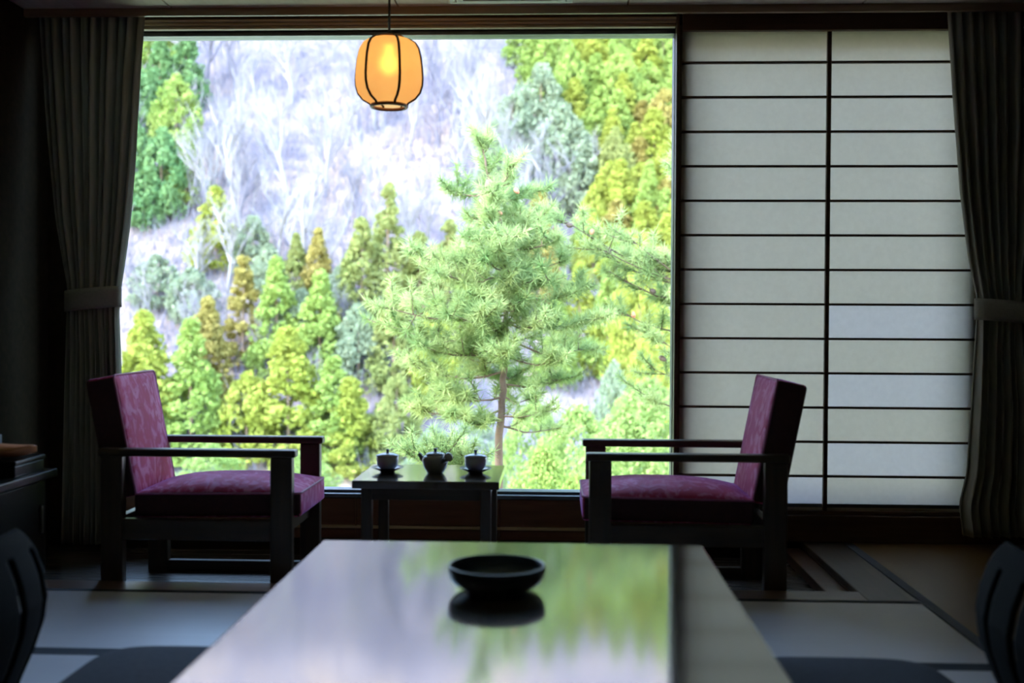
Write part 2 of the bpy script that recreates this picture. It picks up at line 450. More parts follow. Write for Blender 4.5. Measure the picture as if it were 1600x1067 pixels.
fl = MB().box(XL, XR, YB, 4.0, -.28, -.03).box(1.147, XR, 4.0, YW, -.28, -.03).box(XL, 1.147, 4.0, YW, -.28, EZ - .02).build('floor', M['stepwood'])
props(fl, 'tatami floor with a sunken boarded strip by the window', 'floor', kind='structure')
for i in range(8):
    y0 = 4.137 + i * 0.123
    box('plank', M['plank'], fl, XL, 1.147, y0 + .001, min(y0 + .122, YW), EZ - .02, EZ, 0.002)
def mat_piece(x0, x1, y0, y1, material, border, along):
    o = box('tatami_mat', material, fl, x0 + .002, x1 - .002, y0 + .002, y1 - .002, -.03, 0.0, 0.003)
    if along == 'X':
        for a, b in ((y0, y0 + .034), (y1 - .034, y1)):
            box('cloth_border', border, o, x0 + .002, x1 - .002, a + .001, b - .001, -.028, 0.0015, 0.001)
    else:
        for a, b in ((x0, x0 + .042), (x1 - .042, x1)):
            box('cloth_border', border, o, a + .001, b - .001, y0 + .002, y1 - .002, -.028, 0.0015, 0.001)
for (x0, x1) in ((-2.43, -0.47), (-0.47, 1.33)):
    for (y0, y1) in ((3.24, 4.0), (2.36, 3.24), (1.48, 2.36), (0.6, 1.48)):
        mat_piece(x0, x1, y0, y1, M['sheenmat'], M['heri'], 'X')
for (y0, y1) in ((3.30, 5.12), (1.48, 3.30)):
    mat_piece(1.33, 2.24, y0, y1, M['brownmat'], M['herib'], 'Y')
mat_piece(2.24, 2.62, 1.48, 5.12, M['brownmat'], M['herib'], 'Y')
t = box('trim_1', M['stepwood'], None, XL, 1.147, 4.0, 4.135, EZ - .02, 0.0, 0.004)
props(t, 'brown wooden threshold between the tatami and the sunken strip', 'threshold', kind='structure')
t = box('trim_2', M['borderwood'], None, 1.147, 1.329, 4.002, YW, -.03, 0.0, 0.004)
props(t, 'grey brown boarded edge beside the brown tatami', 'floor edge', kind='structure')
t = box('trim_3', M['stepwood'], None, 1.06, 1.147, 4.137, YW - .02, EZ, EZ + .045, 0.004)
props(t, 'brown wooden step running to the wall below the shoji', 'step', kind='structure')

# mouldings over the window
def trim(n, material, label, *b, bevel=0.004):
    o = box('trim_%d' % n, material, None, *b, bevel)
    props(o, label, 'moulding', kind='structure')
trim(4, M['valance'], 'brown valance moulding under the ceiling along the window wall', XL, XR, YV, YV + .022, 2.388, ZR)
trim(5, M['trimwood'], 'dark lintel board over the picture window', XL, WX1 + .02, YW - .045, YW, 2.424, ZR)
trim(6, M['trimwood'], 'deep dark lintel over the shoji', WX1 + .021, XR, YW - .078, YW - .046, 2.350, ZR)
trim(7, M['trimwood'], 'slim dark post between picture window and shoji', WX1 - .004, SX0 - .001, YW - .065, YW, EZ, 2.447)
trim(8, M['trimwood'], 'dark wooden sill below the shoji', SX0 - .001, XR, YW - .065, YW, 0.0, SZ0 - .002)
for i in range(3):
    trim(9 + i, M['tanwood'], ('uppermost', 'middle', 'lowest')[i] + ' of the three tan rails over the picture window', XL + .01, WX1 - .005, YW - .052 + .010 * i, YW - .001, 2.410 - i * .0145, 2.4215 - i * .0145, bevel=.002)

def window(n, x0, x1, z0, z1, label, fr=0.022):
    w = empty('window_%d' % n, ((x0 + x1) / 2, YW + .08, z0), 0, label, 'window', kind='structure')
    hx = (x1 - x0) / 2; h = z1 - z0
    f = MB()
    for (a, b, c, d) in ((-hx, hx, -.03, 0.0), (-hx, hx, h, h + .02), (-hx - .02, -hx + .004, 0, h), (hx - .004, hx + .012, 0, h)):
        f.box(a, b, -.05, .04, c, d)
    f.build('window_frame', M['alu'], w, 0.003)
    box('sill', M['alu'], w, -hx, hx, -.10, -.05, -.03, -.012, 0.002)
    box('pane', M['glass'], w, -hx + .004, hx - .004, -.003, .003, 0.0, h, 0.0)
    return w
window(1, WX0, WX1, WZ0, WZ1, 'large single-pane picture window onto the hillside')
window(2, SX0 + .07, SX1 - .07, SZ0 + .06, SZ1 - .05, 'window hidden behind the shoji screen')

# ------------------------------------------------------------------ shoji
sh = empty('shoji_screen', ((SX0 + SX1) / 2, YW - .028, SZ0), 0, 'tall wooden shoji lattice with white paper panes', 'screen')
hx = (SX1 - SX0) / 2; H = SZ1 - SZ0
box('stile', M['trimwood'], sh, -hx, -hx + .012, -.015, .02, 0, H, .002)
box('stile', M['trimwood'], sh, hx - .012, hx, -.015, .02, 0, H, .002)
box('rail', M['trimwood'], sh, -hx + .012, hx - .012, -.015, .02, 0, .018, .002)
box('rail', M['trimwood'], sh, -hx + .012, hx - .012, -.015, .02, H - .012, H, .002)
xm = 1.252 - (SX0 + SX1) / 2
box('centre_bar', M['trimwood'], sh, xm - .0095, xm + .0095, -.014, .008, .018, H - .012, .002)
rows = 14
cell = (H - .03) / rows
for i in range(1, rows):
    z = .018 + cell * i
    box('lattice_bar', M['trimwood'], sh, -hx + .012, xm - .0095, -.010, .008, z - .0055, z + .0055, .0015)
    box('lattice_bar', M['trimwood'], sh, xm + .0095, hx - .012, -.010, .008, z - .0055, z + .0055, .0015)
for i in range(rows):
    z = .018 + cell * i
    for s, (a, b) in enumerate(((-hx + .012, xm), (xm, hx - .012))):
        k = 'paper2' if (s, i) in ((1, 1), (1, 3), (0, 0), (1, 5)) else 'paper'
        box('paper_pane', M[k], sh, a + .0005, b - .0005, .0085, .0095, z + .0005, z + cell - .0005, 0.0)

# ------------------------------------------------------------------ curtains
def curtain(label, tie_label, xl, xr, y, ztop, zbot, ztie, n, seed, inner):
    """xl, xr: tables of (z, x) for both edges"""
    c = empty('curtain', ((xl[0][1] + xr[0][1]) / 2, y, zbot), 0, label, 'curtain')
    ox, oy, oz = c.location
    rnd = random.Random(seed)
    NU, NV = n * 10, 60
    ph = [rnd.uniform(-.5, .5) for _ in range(n + 1)]
    vs = []; fs = []
    for j in range(NV + 1):
        z = ztop + (zbot - ztop) * j / NV
        a = lerp_tab(xl, -z); b = lerp_tab(xr, -z)
        pinch = math.exp(-((z - ztie) / 0.16) ** 2)
        amp = 0.036 * (1 - .35 * pinch)
        for i in range(NU + 1):
            u = i / NU
            w = u * n
            k = int(w)
            d = math.sin(2 * math.pi * (w + .10 * ph[min(k, n)] + .05 * math.sin(z * 2.2 + k)))
            d += 0.3 * math.sin(2 * math.pi * w * .5 + z * 1.5 + seed)
            uu = u + .010 * math.sin(2 * math.pi * w * 2 + z)
            vs.append((a + (b - a) * uu - ox, amp * d - .03 * pinch * math.sin(math.pi * u), z - oz))
    for j in range(NV):
        for i in range(NU):
            p = j * (NU + 1) + i
            fs.append((p, p + 1, p + NU + 2, p + NU + 1))
    mb = MB(); mb.v = vs; mb.f = fs
    mb.build('cloth', M['curtain'], c, smooth=True, solid=.003)
    # tie band: a flattened loop that runs slightly downhill towards the wall side
    a = lerp_tab(xl, -ztie); b = lerp_tab(xr, -ztie)
    cx, rx = (a + b) / 2 - ox, (b - a) / 2 + .008
    band = MB(); K = 40; vs = []
    for zz in (-.048, -.03, .03, .048):
        for q in range(K):
            t_ = 2 * math.pi * q / K
            x = cx + rx * math.cos(t_)
            dz = inner * .012 * math.cos(t_)
            bulge = .006 if abs(zz) < .04 else 0
            vs.append((x, (.062 + bulge) * math.sin(t_), ztie - oz + zz + dz))
    band.v = vs
    band.f = [(r * K + q, r * K + (q + 1) % K, (r + 1) * K + (q + 1) % K, (r + 1) * K + q) for r in range(3) for q in range(K)]
    o = band.build('tie_band', M['tie'], c, smooth=True, solid=.006)
    o['label'] = tie_label
    return c
def edge(tab, y):
    return [(-at(px, py, y).z, at(px, py, y).x) for px, py in tab]
YC = 4.955
curtain('grey green pleated curtain tied back beside the picture window', 'pale grey cloth tie band',
        edge([(62, 22), (75, 200), (88, 340), (106, 450), (104, 490), (100, 640), (96, 850)], YC),
        edge([(227, 22), (218, 120), (209, 250), (200, 350), (187, 450), (184, 490), (190, 640), (192, 850)], YC),
        YC, 2.461, at(100, 848, YC).z, at(150, 467, YC).z, 11, 3, 1)
curtain('dark pleated curtain tied back beside the shoji screen', 'dark cloth tie band',
        edge([(1482, 22), (1490, 160), (1501, 300), (1514, 400), (1527, 465), (1526, 510), (1519, 640), (1512, 740), (1500, 790), (1506, 838)], YC),
        edge([(1680, 22), (1672, 200), (1650, 380), (1628, 465), (1628, 510), (1650, 640), (1660, 838)], YC),
        YC, 2.461, at(1500, 838, YC).z, at(1570, 487, YC).z, 11, 8, -1)
r = empty('curtain_rail', ((XL + WX1) / 2, YC, 2.462), 0, 'slim dark curtain rail inside the valance recess', 'curtain rail')
box('track', M['trimwood'], r, XL - (XL + WX1) / 2, XR - .05 - (XL + WX1) / 2, -.012, .012, 0.0, ZR - 2.462, .003)

# ------------------------------------------------------------------ ceiling vent
v0 = at(703, 4, 4.80); v1 = at(895, 4, 4.80)
vw = (v1.x - v0.x) / 2
vt = empty('ceiling_vent', ((v0.x + v1.x) / 2, 4.81 - vw, ZC), 0, 'white square ceiling vent above the picture window', 'vent')
for i, (a, b, z) in enumerate(((1.0, .90, -.012), (.88, .76, -.018), (.74, .62, -.014), (.60, .48, -.010))):
    f = MB(); a *= vw; b *= vw
    f.box(-a, a, b, a, z, -.0005); f.box(-a, a, -a, -b, z, -.0005); f.box(-a, -b, -b, b, z, -.0005); f.box(b, a, -b, b, z, -.0005)
    f.build('vent_frame' if i == 0 else 'louvre', M['vent'], vt, .003)
box('vent_back', M['ventdark'], vt, -vw * .95, vw * .95, -vw * .95, vw * .95, -.004, -.0005, 0)

# ------------------------------------------------------------------ pendant lantern
LY = 4.5
lc = at(608, 120, LY)
S = LY / F
lan = empty('pendant_lantern', (lc.x, LY, at(608, 167, LY).z), 0, 'lit barrel shaped paper lantern with dark ribs hanging before the window', 'lantern')
prof = [(27, 167), (30, 161), (41, 154), (48.5, 144), (51.8, 132), (52.5, 120), (51.5, 104), (49.5, 86), (46, 70), (41, 61), (33, 55.5), (22, 53)]
prof = [(a * S, (167 - b) * S * .925) for a, b in prof]
a_off = math.radians(-42 - 90 + 8.6)
for k in range(6):
    a0 = a_off + k * math.pi / 3
    MB().lathe(prof, 8, (0, 0, 0), a0, a0 + math.pi / 3).build('paper_panel', M['lampaper'], lan, smooth=True)
    rp = [((q + .001) * math.cos(a0), (q + .001) * math.sin(a0), z) for q, z in prof]
    MB().tube(rp, .0058, 6).build('rib', M['rib'], lan, smooth=True)
def ring(R, r, z, n=32):
    return MB().tube([(R * math.cos(2 * math.pi * j / n), R * math.sin(2 * math.pi * j / n), z) for j in range(n)], r, 6, closed=True)
ring(27.5 * S, .0075, .002).build('bottom_ring', M['ringwood'], lan, smooth=True)
ring(23 * S, .006, prof[-1][1] + .003).build('top_ring', M['ringwood'], lan, smooth=True)
zt = prof[-1][1]
MB().lathe([(0, zt + .028), (.012, zt + .027), (.02, zt + .018), (.033, zt + .014), (.034, zt + .004), (.058, zt + .002), (.058, zt - .002), (0, zt - .002)], 24).build('cap', M['cord'], lan, smooth=False)
zc = ZC - lan.location.z
MB().tube([(0, 0, zt + .02), (0, 0, zc)], .005, 8).build('cord', M['cord'], lan)
MB().lathe([(0, zc - .03), (.03, zc - .027), (.04, zc - .004), (.04, zc), (0, zc)], 24).build('ceiling_rose', M['cord'], lan, smooth=False)
MB().lathe([(0, .13), (.016, .135), (.026, .15), (.03, .168), (.026, .186), (.015, .205), (.013, .24), (.0, .24)], 20).build('bulb', M['bulb'], lan, smooth=True)
MB().tube([(0, 0, .24), (0, 0, zt)], .014, 12).build('socket', M['cord'], lan)

# ------------------------------------------------------------------ low table and bowl
TX0, TX1, TY0, TY1, TZ = -0.712, 0.449, 1.70, 3.32, 0.335
lt = empty('low_table', ((TX0 + TX1) / 2, (TY0 + TY1) / 2, 0), 0, 'low dark lacquered table mirroring the window', 'table')
hw, hl = (TX1 - TX0) / 2, (TY1 - TY0) / 2
box('tabletop', M['lacquer'], lt, -hw, hw, -hl, hl, TZ - .035, TZ, .004)
for sx_ in (-1, 1):
    box('apron', M['darkwood'], lt, sx_ * (hw - .09) - .012, sx_ * (hw - .09) + .012, -hl + .14, hl - .14, TZ - .09, TZ - .035, .002)
    box('apron', M['darkwood'], lt, -hw + .14, hw - .14, sx_ * (hl - .09) - .012, sx_ * (hl - .09) + .012, TZ - .09, TZ - .035, .002)
    for sy_ in (-1, 1):
        box('leg', M['darkwoodz'], lt, sx_ * (hw - .10) - .04, sx_ * (hw - .10) + .04, sy_ * (hl - .10) - .04, sy_ * (hl - .10) + .04, 0.0015, TZ - .035, .004)
bp = at(776, 921, 2.73)
bw = MB().lathe([(0, 0), (.074, 0), (.0775, .002), (.078, .007), (.098, .013), (.112, .022), (.1195, .034), (.1225, .048), (.1235, .060), (.1225, .0635), (.1185, .0640),
                 (.1165, .061), (.115, .050), (.110, .034), (.095, .022), (.05, .016), (0, .015)], 56).build('bowl', M['bowl'], None, smooth=True)
bw.location = (bp.x, 2.73, TZ)
props(bw, 'shallow round dark bowl standing on the glossy low table', 'bowl')

# ------------------------------------------------------------------ armchairs
def dome_box(name, mat, parent, m, lx, ly, h, dome, bev, n=14, front_over=0.0):
    """cushion: lx by ly footprint centred at 0, h thick, upper face swelling by dome; m places it"""
    vs = []; fs = []
    def zt_(u, v): return h + dome * (max(0, (1 - abs(u) ** 2.6)) * max(0, (1 - abs(v) ** 2.6))) ** .8
    N = n + 1
    for j in range(N):
        for i in range(N):
            u = -1 + 2 * i / n; v_ = -1 + 2 * j / n
            vs.append(m @ Vector((u * lx / 2, v_ * ly / 2, zt_(u, v_))))
    for j in range(n):
        for i in range(n):
            p = j * N + i
            fs.append((p, p + 1, p + N + 1, p + N))
    rim = [i for i in range(N)] + [j * N + n for j in range(1, N)] + [n * N + i for i in range(n - 1, -1, -1)] + [j * N for j in range(n - 1, 0, -1)]
    b0 = len(vs)
    for q in rim:
        u = -1 + 2 * (q % N) / n; v_ = -1 + 2 * (q // N) / n
        vs.append(m @ Vector((u * lx / 2, v_ * ly / 2, 0)))
    R = len(rim)
    for q in range(R):
        fs.append((rim[q], b0 + q, b0 + (q + 1) % R, rim[(q + 1) % R]))
    fs.append(tuple(b0 + q for q in range(R))[::-1])
    mb = MB(); mb.v = [tuple(p) for p in vs]; mb.f = fs
    o = mb.build(name, mat, parent, bev, 3, True, angle=50)
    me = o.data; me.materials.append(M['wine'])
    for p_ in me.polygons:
        if abs(p_.normal.y) > .8 or p_.normal.x < -.75: p_.material_index = 1  # side and rear faces take the darker wine colour
    def rimpath(off=0.0):
        a, b, r = lx / 2 + off, ly / 2 + off, .018
        pts = []
        for cx, cy, s in ((a - r, b - r, 0), (-a + r, b - r, 1), (-a + r, -b + r, 2), (a - r, -b + r, 3)):
            for q in range(4):
                t_ = math.pi / 2 * (s + q / 3)
                pts.append(m @ Vector((cx + r * math.cos(t_), cy + r * math.sin(t_), h - .004)))
        return pts
    return o, rimpath
def armchair(loc, rz, label):
    c = empty('armchair', loc, rz, label, 'armchair', 'pair of pink armchairs at the window')
    for sy in (-1, 1):
        y0, y1 = sorted((sy * .225, sy * .27))
        box('leg', M['darkwoodz'], c, .291, .376, y0, y1, 0, .560, .004)
        box('leg', M['darkwoodz'], c, -.376, -.290, y0, y1, 0, .560, .004)
        ya, yb = sorted((sy * .218, sy * .275))
        box('armrest', M['darkwood'], c, -.384, .390, ya, yb, .560, .590, .007)
        box('skid', M['darkwood'], c, -.290, .291, y0 + .006, y1 - .006, 0.0, .047, .004)
        box('side_rail', M['darkwood'], c, -.290, .291, y0 + .004, y1 - .004, .235, .316, .003)
    box('cross_rail', M['darkwood'], c, .300, .335, -.225, .225, .245, .316, .003)
    box('cross_rail', M['darkwood'], c, -.345, -.31, -.225, .225, .235, .316, .003)
    # seat
    lx, ly = .662, .446
    m = Matrix.Translation((.070, 0, .317)) @ Matrix.Rotation(math.radians(-.8), 4, 'Y')
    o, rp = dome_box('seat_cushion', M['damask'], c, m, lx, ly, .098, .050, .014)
    MB().tube(rp(-.001), .0045, 6, closed=True).build('piping', M['piping'], o, smooth=True)
    # back: local z of the cushion becomes the front face normal
    b0 = Vector((-.250, 0, .400)); t0 = Vector((-.342, 0, .874))
    upv = (t0 - b0).normalized(); nrm = Vector((upv.z, 0, -upv.x)); side = nrm.cross(upv)
    mid = (b0 + t0) / 2
    m = Matrix(((upv.x, side.x, nrm.x, mid.x - nrm.x * .122), (upv.y, side.y, nrm.y, 0), (upv.z, side.z, nrm.z, mid.z - nrm.z * .122), (0, 0, 0, 1)))
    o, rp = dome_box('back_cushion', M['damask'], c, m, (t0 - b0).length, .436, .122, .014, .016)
    MB().tube(rp(-.001), .0045, 6, closed=True).build('piping', M['piping'], o, smooth=True)
    # timber uprights that carry the back
    for sy in (-1, 1):
        pts = [(-.335, sy * .17, .30), (-.352, sy * .17, .48), (-.385, sy * .17, .64)]
        MB().tube(pts, .016, 8).build('back_post', M['darkwoodz'], c, smooth=True)
    return c
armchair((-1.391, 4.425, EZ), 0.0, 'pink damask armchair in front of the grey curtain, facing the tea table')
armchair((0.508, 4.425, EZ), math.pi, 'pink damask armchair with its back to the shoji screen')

# ------------------------------------------------------------------ side table with tea things
SX, SYc, SZ = -0.505, 4.47, 0.386
st = empty('side_table', (SX, SYc, EZ), 0, 'small dark tea table between the two armchairs', 'table')
h = SZ - EZ
box('tabletop', M['sidetop'], st, -.289, .289, -.25, .25, h - .032, h, .004)
for s in (-1, 1):
    box('apron', M['darkwood'], st, -.215, .215, s * .215 - .011, s * .215 + .011, h - .078, h - .032, .002)
    box('apron', M['darkwood'], st, s * .235 - .011, s * .235 + .011, -.19, .19, h - .078, h - .032, .002)
    for q in (-1, 1):
        box('leg', M['darkwoodz'], st, s * .235 - .021, s * .235 + .021, q * .212 - .021, q * .212 + .021, 0, h - .032, .003)
def teacup(px, cup_label, saucer_label):
    p = at(px, 741, 4.48)
    sa = MB().lathe([(0, 0), (.030, 0), (.032, .005), (.050, .012), (.066, .019), (.067, .021), (.050, .0165), (.034, .011), (0, .010)], 36).build('saucer', M['saucer'], None, smooth=True)
    sa.location = (p.x, 4.48, SZ); props(sa, saucer_label, 'saucer', 'saucers under the teacups')
    c = empty('lidded_teacup', (p.x, 4.48, SZ + .0105), 0, cup_label, 'teacup', 'lidded teacups on the tea table')
    MB().lathe([(0, 0), (.026, 0), (.030, .004), (.041, .013), (.045, .026), (.0465, .054), (.0445, .055), (.043, .03), (.03, .01), (0, .008)], 36).build('cup_body', M['china'], c, smooth=True)
    l = MB().lathe([(.047, .0555), (.0485, .057), (.047, .060), (.030, .066), (.012, .0695), (0, .070)], 36).build('lid', M['china'], c, smooth=True)
    MB().lathe([(0, .068), (.006, .069), (.0055, .076), (.009, .081), (.008, .084), (0, .085)], 18).build('knob', M['saucer'], l, smooth=True)
teacup(605.5, 'lidded grey teacup on the spout side of the teapot', 'dark saucer under the teacup on the spout side of the teapot')
teacup(743, 'lidded grey teacup on the handle side of the teapot', 'dark saucer under the teacup on the handle side of the teapot')
p = at(680, 742, 4.46)
tp = empty('teapot', (p.x, 4.46, SZ), 0, 'squat grey clay teapot with round side handle between two teacups', 'teapot')
MB().lathe([(0, 0), (.030, 0), (.034, .003), (.046, .022), (.053, .044), (.054, .058), (.050, .068), (.040, .0745), (.034, .0755)], 40).build('pot_body', M['clay'], tp, smooth=True)
l = MB().lathe([(.040, .073), (.041, .078), (.032, .0835), (.016, .087), (0, .088)], 36).build('lid', M['clay'], tp, smooth=True)
MB().lathe([(0, .086), (.007, .087), (.006, .093), (.0095, .098), (.008, .102), (0, .103)], 18).build('knob', M['saucer'], l, smooth=True)
MB().tube([(-.040, .012, .046), (-.056, .014, .058), (-.064, .016, .070), (-.072, .017, .076)], [.014, .011, .0085, .0075], 12).build('spout', M['clay'], tp, smooth=True)
MB().tube([(.032, -.035, .050), (.044, -.056, .060), (.056, -.076, .071), (.064, -.090, .078), (.067, -.096, .080)], [.010, .011, .014, .019, .012], 14).build('side_handle', M['clay'], tp, smooth=True)

# ------------------------------------------------------------------ floor chairs and cushions
def zaisu(loc, rz, label):
    c = empty('floor_chair', loc, rz, label, 'floor chair', 'legless floor chairs at the low table')
    prof = [(-.085, .012), (-.070, .06), (-.035, .14), (-.008, .22), (0.0, .28), (-.010, .34), (-.028, .39), (-.046, .435), (-.062, .466)]
    W_ = .225; NY = 30
    def hole(i, j):
        y = -W_ + 2 * W_ * (i + .5) / NY
        k = (y + W_ - .06) / .085
        return 0 <= k < 4.05 and (k % 1.0) < .22 and 2 <= j < len(fine) - 10
    fine = []
    K = 44
    for j in range(K + 1):
        t_ = j / K * (len(prof) - 1); q = min(int(t_), len(prof) - 2); w = t_ - q
        fine.append((prof[q][0] * (1 - w) + prof[q + 1][0] * w, prof[q][1] * (1 - w) + prof[q + 1][1] * w))
    NY = 53
    mb = MB()
    idx = {}
    for j, (x, z) in enumerate(fine):
        top = max(0.0, (z - .375) / .092)
        half = W_ - .07 * top ** 2.2 - .012 * max(0, (.1 - z) / .1)
        for i in range(NY + 1):
            y = -half + 2 * half * i / NY
            idx[(i, j)] = len(mb.v)
            mb.v.append((x - .10 * (y / W_) ** 2 * .25, y, z))
    for j in range(K):
        for i in range(NY):
            if hole(i * 30 / NY, j): continue
            mb.f.append((idx[(i, j)], idx[(i + 1, j)], idx[(i + 1, j + 1)], idx[(i, j + 1)]))
    mb.build('backrest', M['zaisu'], c, smooth=True, solid=.014)
    box('seat', M['zaisu'], c, -.10, .36, -.225, .225, 0.002, .016, .004)
    return c
zaisu((-1.325, 2.60, 0), 0.0, 'black legless floor chair beside the black cabinet')
zaisu((1.062, 2.60, 0), math.pi, 'black legless floor chair in front of the brown tatami')
def zabuton(loc, label):
    n = 24; S_ = .29
    mb = MB(); N = n + 1
    def hgt(u, v):
        e = max(0.0, 1 - max(abs(u), abs(v)) ** 6)
        return .028 * e ** .6 + .012 * (1 - u * u) * (1 - v * v)
    for sgn in (1, -1):
        for j in range(N):
            for i in range(N):
                u, v_ = -1 + 2 * i / n, -1 + 2 * j / n
                rr = (abs(u) ** 5 + abs(v_) ** 5) ** .2
                mx_ = max(abs(u), abs(v_), 1e-6)
                k = mx_ / rr if rr > 1e-6 else 1
                mb.v.append((u * k * S_, v_ * k * S_, .040 + sgn * hgt(u, v_) * (1.0 if sgn > 0 else .95)))
    for s in range(2):
        for j in range(n):
            for i in range(n):
                p = s * N * N + j * N + i
                mb.f.append((p, p + 1, p + N + 1, p + N))
    o = mb.build('floor_cushion', M['zabuton'], None, smooth=True)
    o.location = loc
    props(o, label, 'cushion', 'dark square cushions beside the low table')
zabuton((-1.005, 2.80, .0175), 'dark navy cushion between the low table and the cabinet-side floor chair')
zabuton((0.775, 2.80, .0175), 'dark navy cushion on the pale tatami near the brown mat')

# ------------------------------------------------------------------ cabinet by the side wall
CX0, CX1, CY0, CY1, CZ = XL + .005, -1.872, 2.35, 4.02, 0.45
cb = empty('cabinet', ((CX0 + CX1) / 2, (CY0 + CY1) / 2, 0), 0, 'low black cabinet along the side wall', 'cabinet')
hw, hl = (CX1 - CX0) / 2, (CY1 - CY0) / 2
box('top', M['black'], cb, -hw, hw, -hl, hl, CZ - .028, CZ, .003)
box('body', M['black'], cb, -hw, hw - .05, -hl + .02, hl - .02, .05, CZ - .028, .003)
box('plinth', M['black'], cb, -hw, hw - .08, -hl + .04, hl - .04, 0.002, .05, .002)
for k in range(3):
    w_ = (2 * hl - .06) / 3
    y0 = -hl + .03 + k * w_
    d = box('door', M['black'], cb, hw - .05, hw - .032, y0 + .002, y0 + w_ - .002, .06, CZ - .04, .003)
    box('handle', M['brass'], d, hw - .032, hw - .02, y0 + w_ - .05, y0 + w_ - .04, .22, .32, .003)
lb = empty('lacquer_box', (-2.11, 3.86, CZ), 0, 'flat black lacquer box on the cabinet top', 'box')
box('box_body', M['black'], lb, -.21, .21, -.11, .11, 0, .042, .004)
box('lid', M['black'], lb, -.215, .215, -.115, .115, .0425, .06, .005)
# boat shaped dish
mb = MB(); K, R = 24, 14
for i in range(K + 1):
    t_ = -1 + 2 * i / K
    w_ = .058 * (1 - abs(t_) ** 2.0) ** .75 + .001
    hh = .066 * (1 - .35 * abs(t_) ** 3)
    for j in range(R):
        a = 2 * math.pi * j / R
        z = -math.sin(a)
        zz = .033 + .033 * math.sin(a) * (hh / .066) if math.sin(a) < 0 else .033 + .020 * math.sin(a) * (1 - abs(t_)) ** .5
        mb.v.append((t_ * .165, w_ * math.cos(a), zz + .012 * abs(t_) ** 3))
mb.f = [(i * R + j, i * R + (j + 1) % R, (i + 1) * R + (j + 1) % R, (i + 1) * R + j) for i in range(K) for j in range(R)]
mb.f += [tuple(range(R)), tuple(K * R + j for j in range(R))[::-1]]
o = mb.build('pottery_dish', M['orange'], None, smooth=True)
o.location = (-2.03, 3.84, CZ + .0605)
props(o, 'orange brown pointed pottery dish on the black lacquer box', 'dish')
o = MB().box(-.075, .075, -.022, .022, 0, .072).build('card_box', M['greyblue'], None, .003)
o.location = (-2.13, 3.94, CZ + .0605)
props(o, 'small pale blue grey box behind the orange dish', 'box')

# ------------------------------------------------------------------ trees outside
def mesh_np(name, verts, tris, mat):
    me = bpy.data.meshes.new(name)
    verts = np.asarray(verts, dtype=np.float32); tris = np.asarray(tris, dtype=np.int32)
    me.vertices.add(len(verts)); me.vertices.foreach_set('co', verts.ravel())
    me.loops.add(tris.size); me.loops.foreach_set('vertex_index', tris.ravel())
    me.polygons.add(len(tris))
    me.polygons.foreach_set('loop_start', np.arange(0, tris.size, 3, dtype=np.int32))
    me.update(calc_edges=True)
    me.materials.append(mat)
    return me
def obj_of(name, me, parent=None, mat=None):
    o = bpy.data.objects.new(name, me); COL.objects.link(o)
    if parent is not None: o.parent = parent
    if mat is not None:
        o.material_slots[0].link = 'OBJECT'; o.material_slots[0].material = mat
    return o
def flakes(pts, size, rng, up_bias=0.35):
    """one small leaf triangle pair per point, turned at random"""
    n = len(pts)
    a = rng.normal(size=(n, 3)); a /= np.linalg.norm(a, axis=1)[:, None]
    b = rng.normal(size=(n, 3)); b -= a * (a * b).sum(1)[:, None]; b /= np.linalg.norm(b, axis=1)[:, None]
    s = size * rng.uniform(.6, 1.3, n)[:, None]
    v = np.stack([pts - a * s, pts + b * s * .7, pts + a * s, pts - b * s * .7], 1).reshape(-1, 3)
    i = np.arange(n) * 4
    t = np.concatenate([np.stack([i, i + 1, i + 2], 1), np.stack([i, i + 2, i + 3], 1)])
    return v, t
def ball(n, rng):
    p = rng.normal(size=(n, 3)); p /= np.linalg.norm(p, axis=1)[:, None]
    return p
def crown_mesh(name, seed, prof, lumps, per, lump_r, size, mat):
    """foliage of unit height: lumps set round a profile [(t, radius)], each lump a shell of flakes"""
    rng = np.random.default_rng(seed)
    pts = []
    for k in range(lumps):
        t = rng.uniform(0, 1) ** 1.15
        R = lerp_tab(prof, t) * rng.uniform(.72, 1.04)
        a = rng.uniform(0, 2 * math.pi)
        c = np.array([R * math.cos(a), R * math.sin(a), t])
        lr = lump_r * rng.uniform(.6, 1.25) * (1.0 - .45 * t)
        q = ball(per, rng) * np.array([1, 1, .85]) * lr * rng.uniform(.75, 1.05, per)[:, None]
        pts.append(c + q)
    v, t = flakes(np.concatenate(pts), size, rng)
    return mesh_np(name, v, t, mat)
cedar_prof = [(0, .20), (.12, .24), (.3, .215), (.55, .155), (.8, .075), (1.0, .012)]
slim_prof = [(0, .13), (.2, .16), (.5, .125), (.8, .06), (1.0, .012)]
round_prof = [(0, .36), (.2, .46), (.5, .44), (.75, .30), (.92, .12), (1.0, .03)]
mound_prof = [(0, .95), (.3, .95), (.6, .72), (.85, .35), (1.0, .06)]
CED = [crown_mesh('cedar crown', 10 + i, cedar_prof, 135, 46, .078, .021, M['cedar_green']) for i in range(4)]
SLIM = [crown_mesh('slim cedar crown', 20 + i, slim_prof, 110, 46, .058, .018, M['cedar_green']) for i in range(2)]
RND = [crown_mesh('round crown', 30 + i, round_prof, 130, 46, .13, .032, M['cedar_dark']) for i in range(3)]
MND = [crown_mesh('mound crown', 40 + i, mound_prof, 120, 60, .24, .050, M['shrub']) for i in range(3)]
BSH = [crown_mesh('bush crown', 50 + i, round_prof, 230, 46, .11, .018, M['shrub']) for i in range(3)]
TRUNK = MB().tube([(0, 0, -.12), (.004, 0, .3), (-.003, .002, .7), (0, 0, .96)], [.016, .013, .007, .002], 7)
def stem_mesh(name, mat):
    o = TRUNK.build(name, mat); me = o.data
    bpy.data.objects.remove(o); return me
STEM = stem_mesh('trunk', M['cedarbark'])
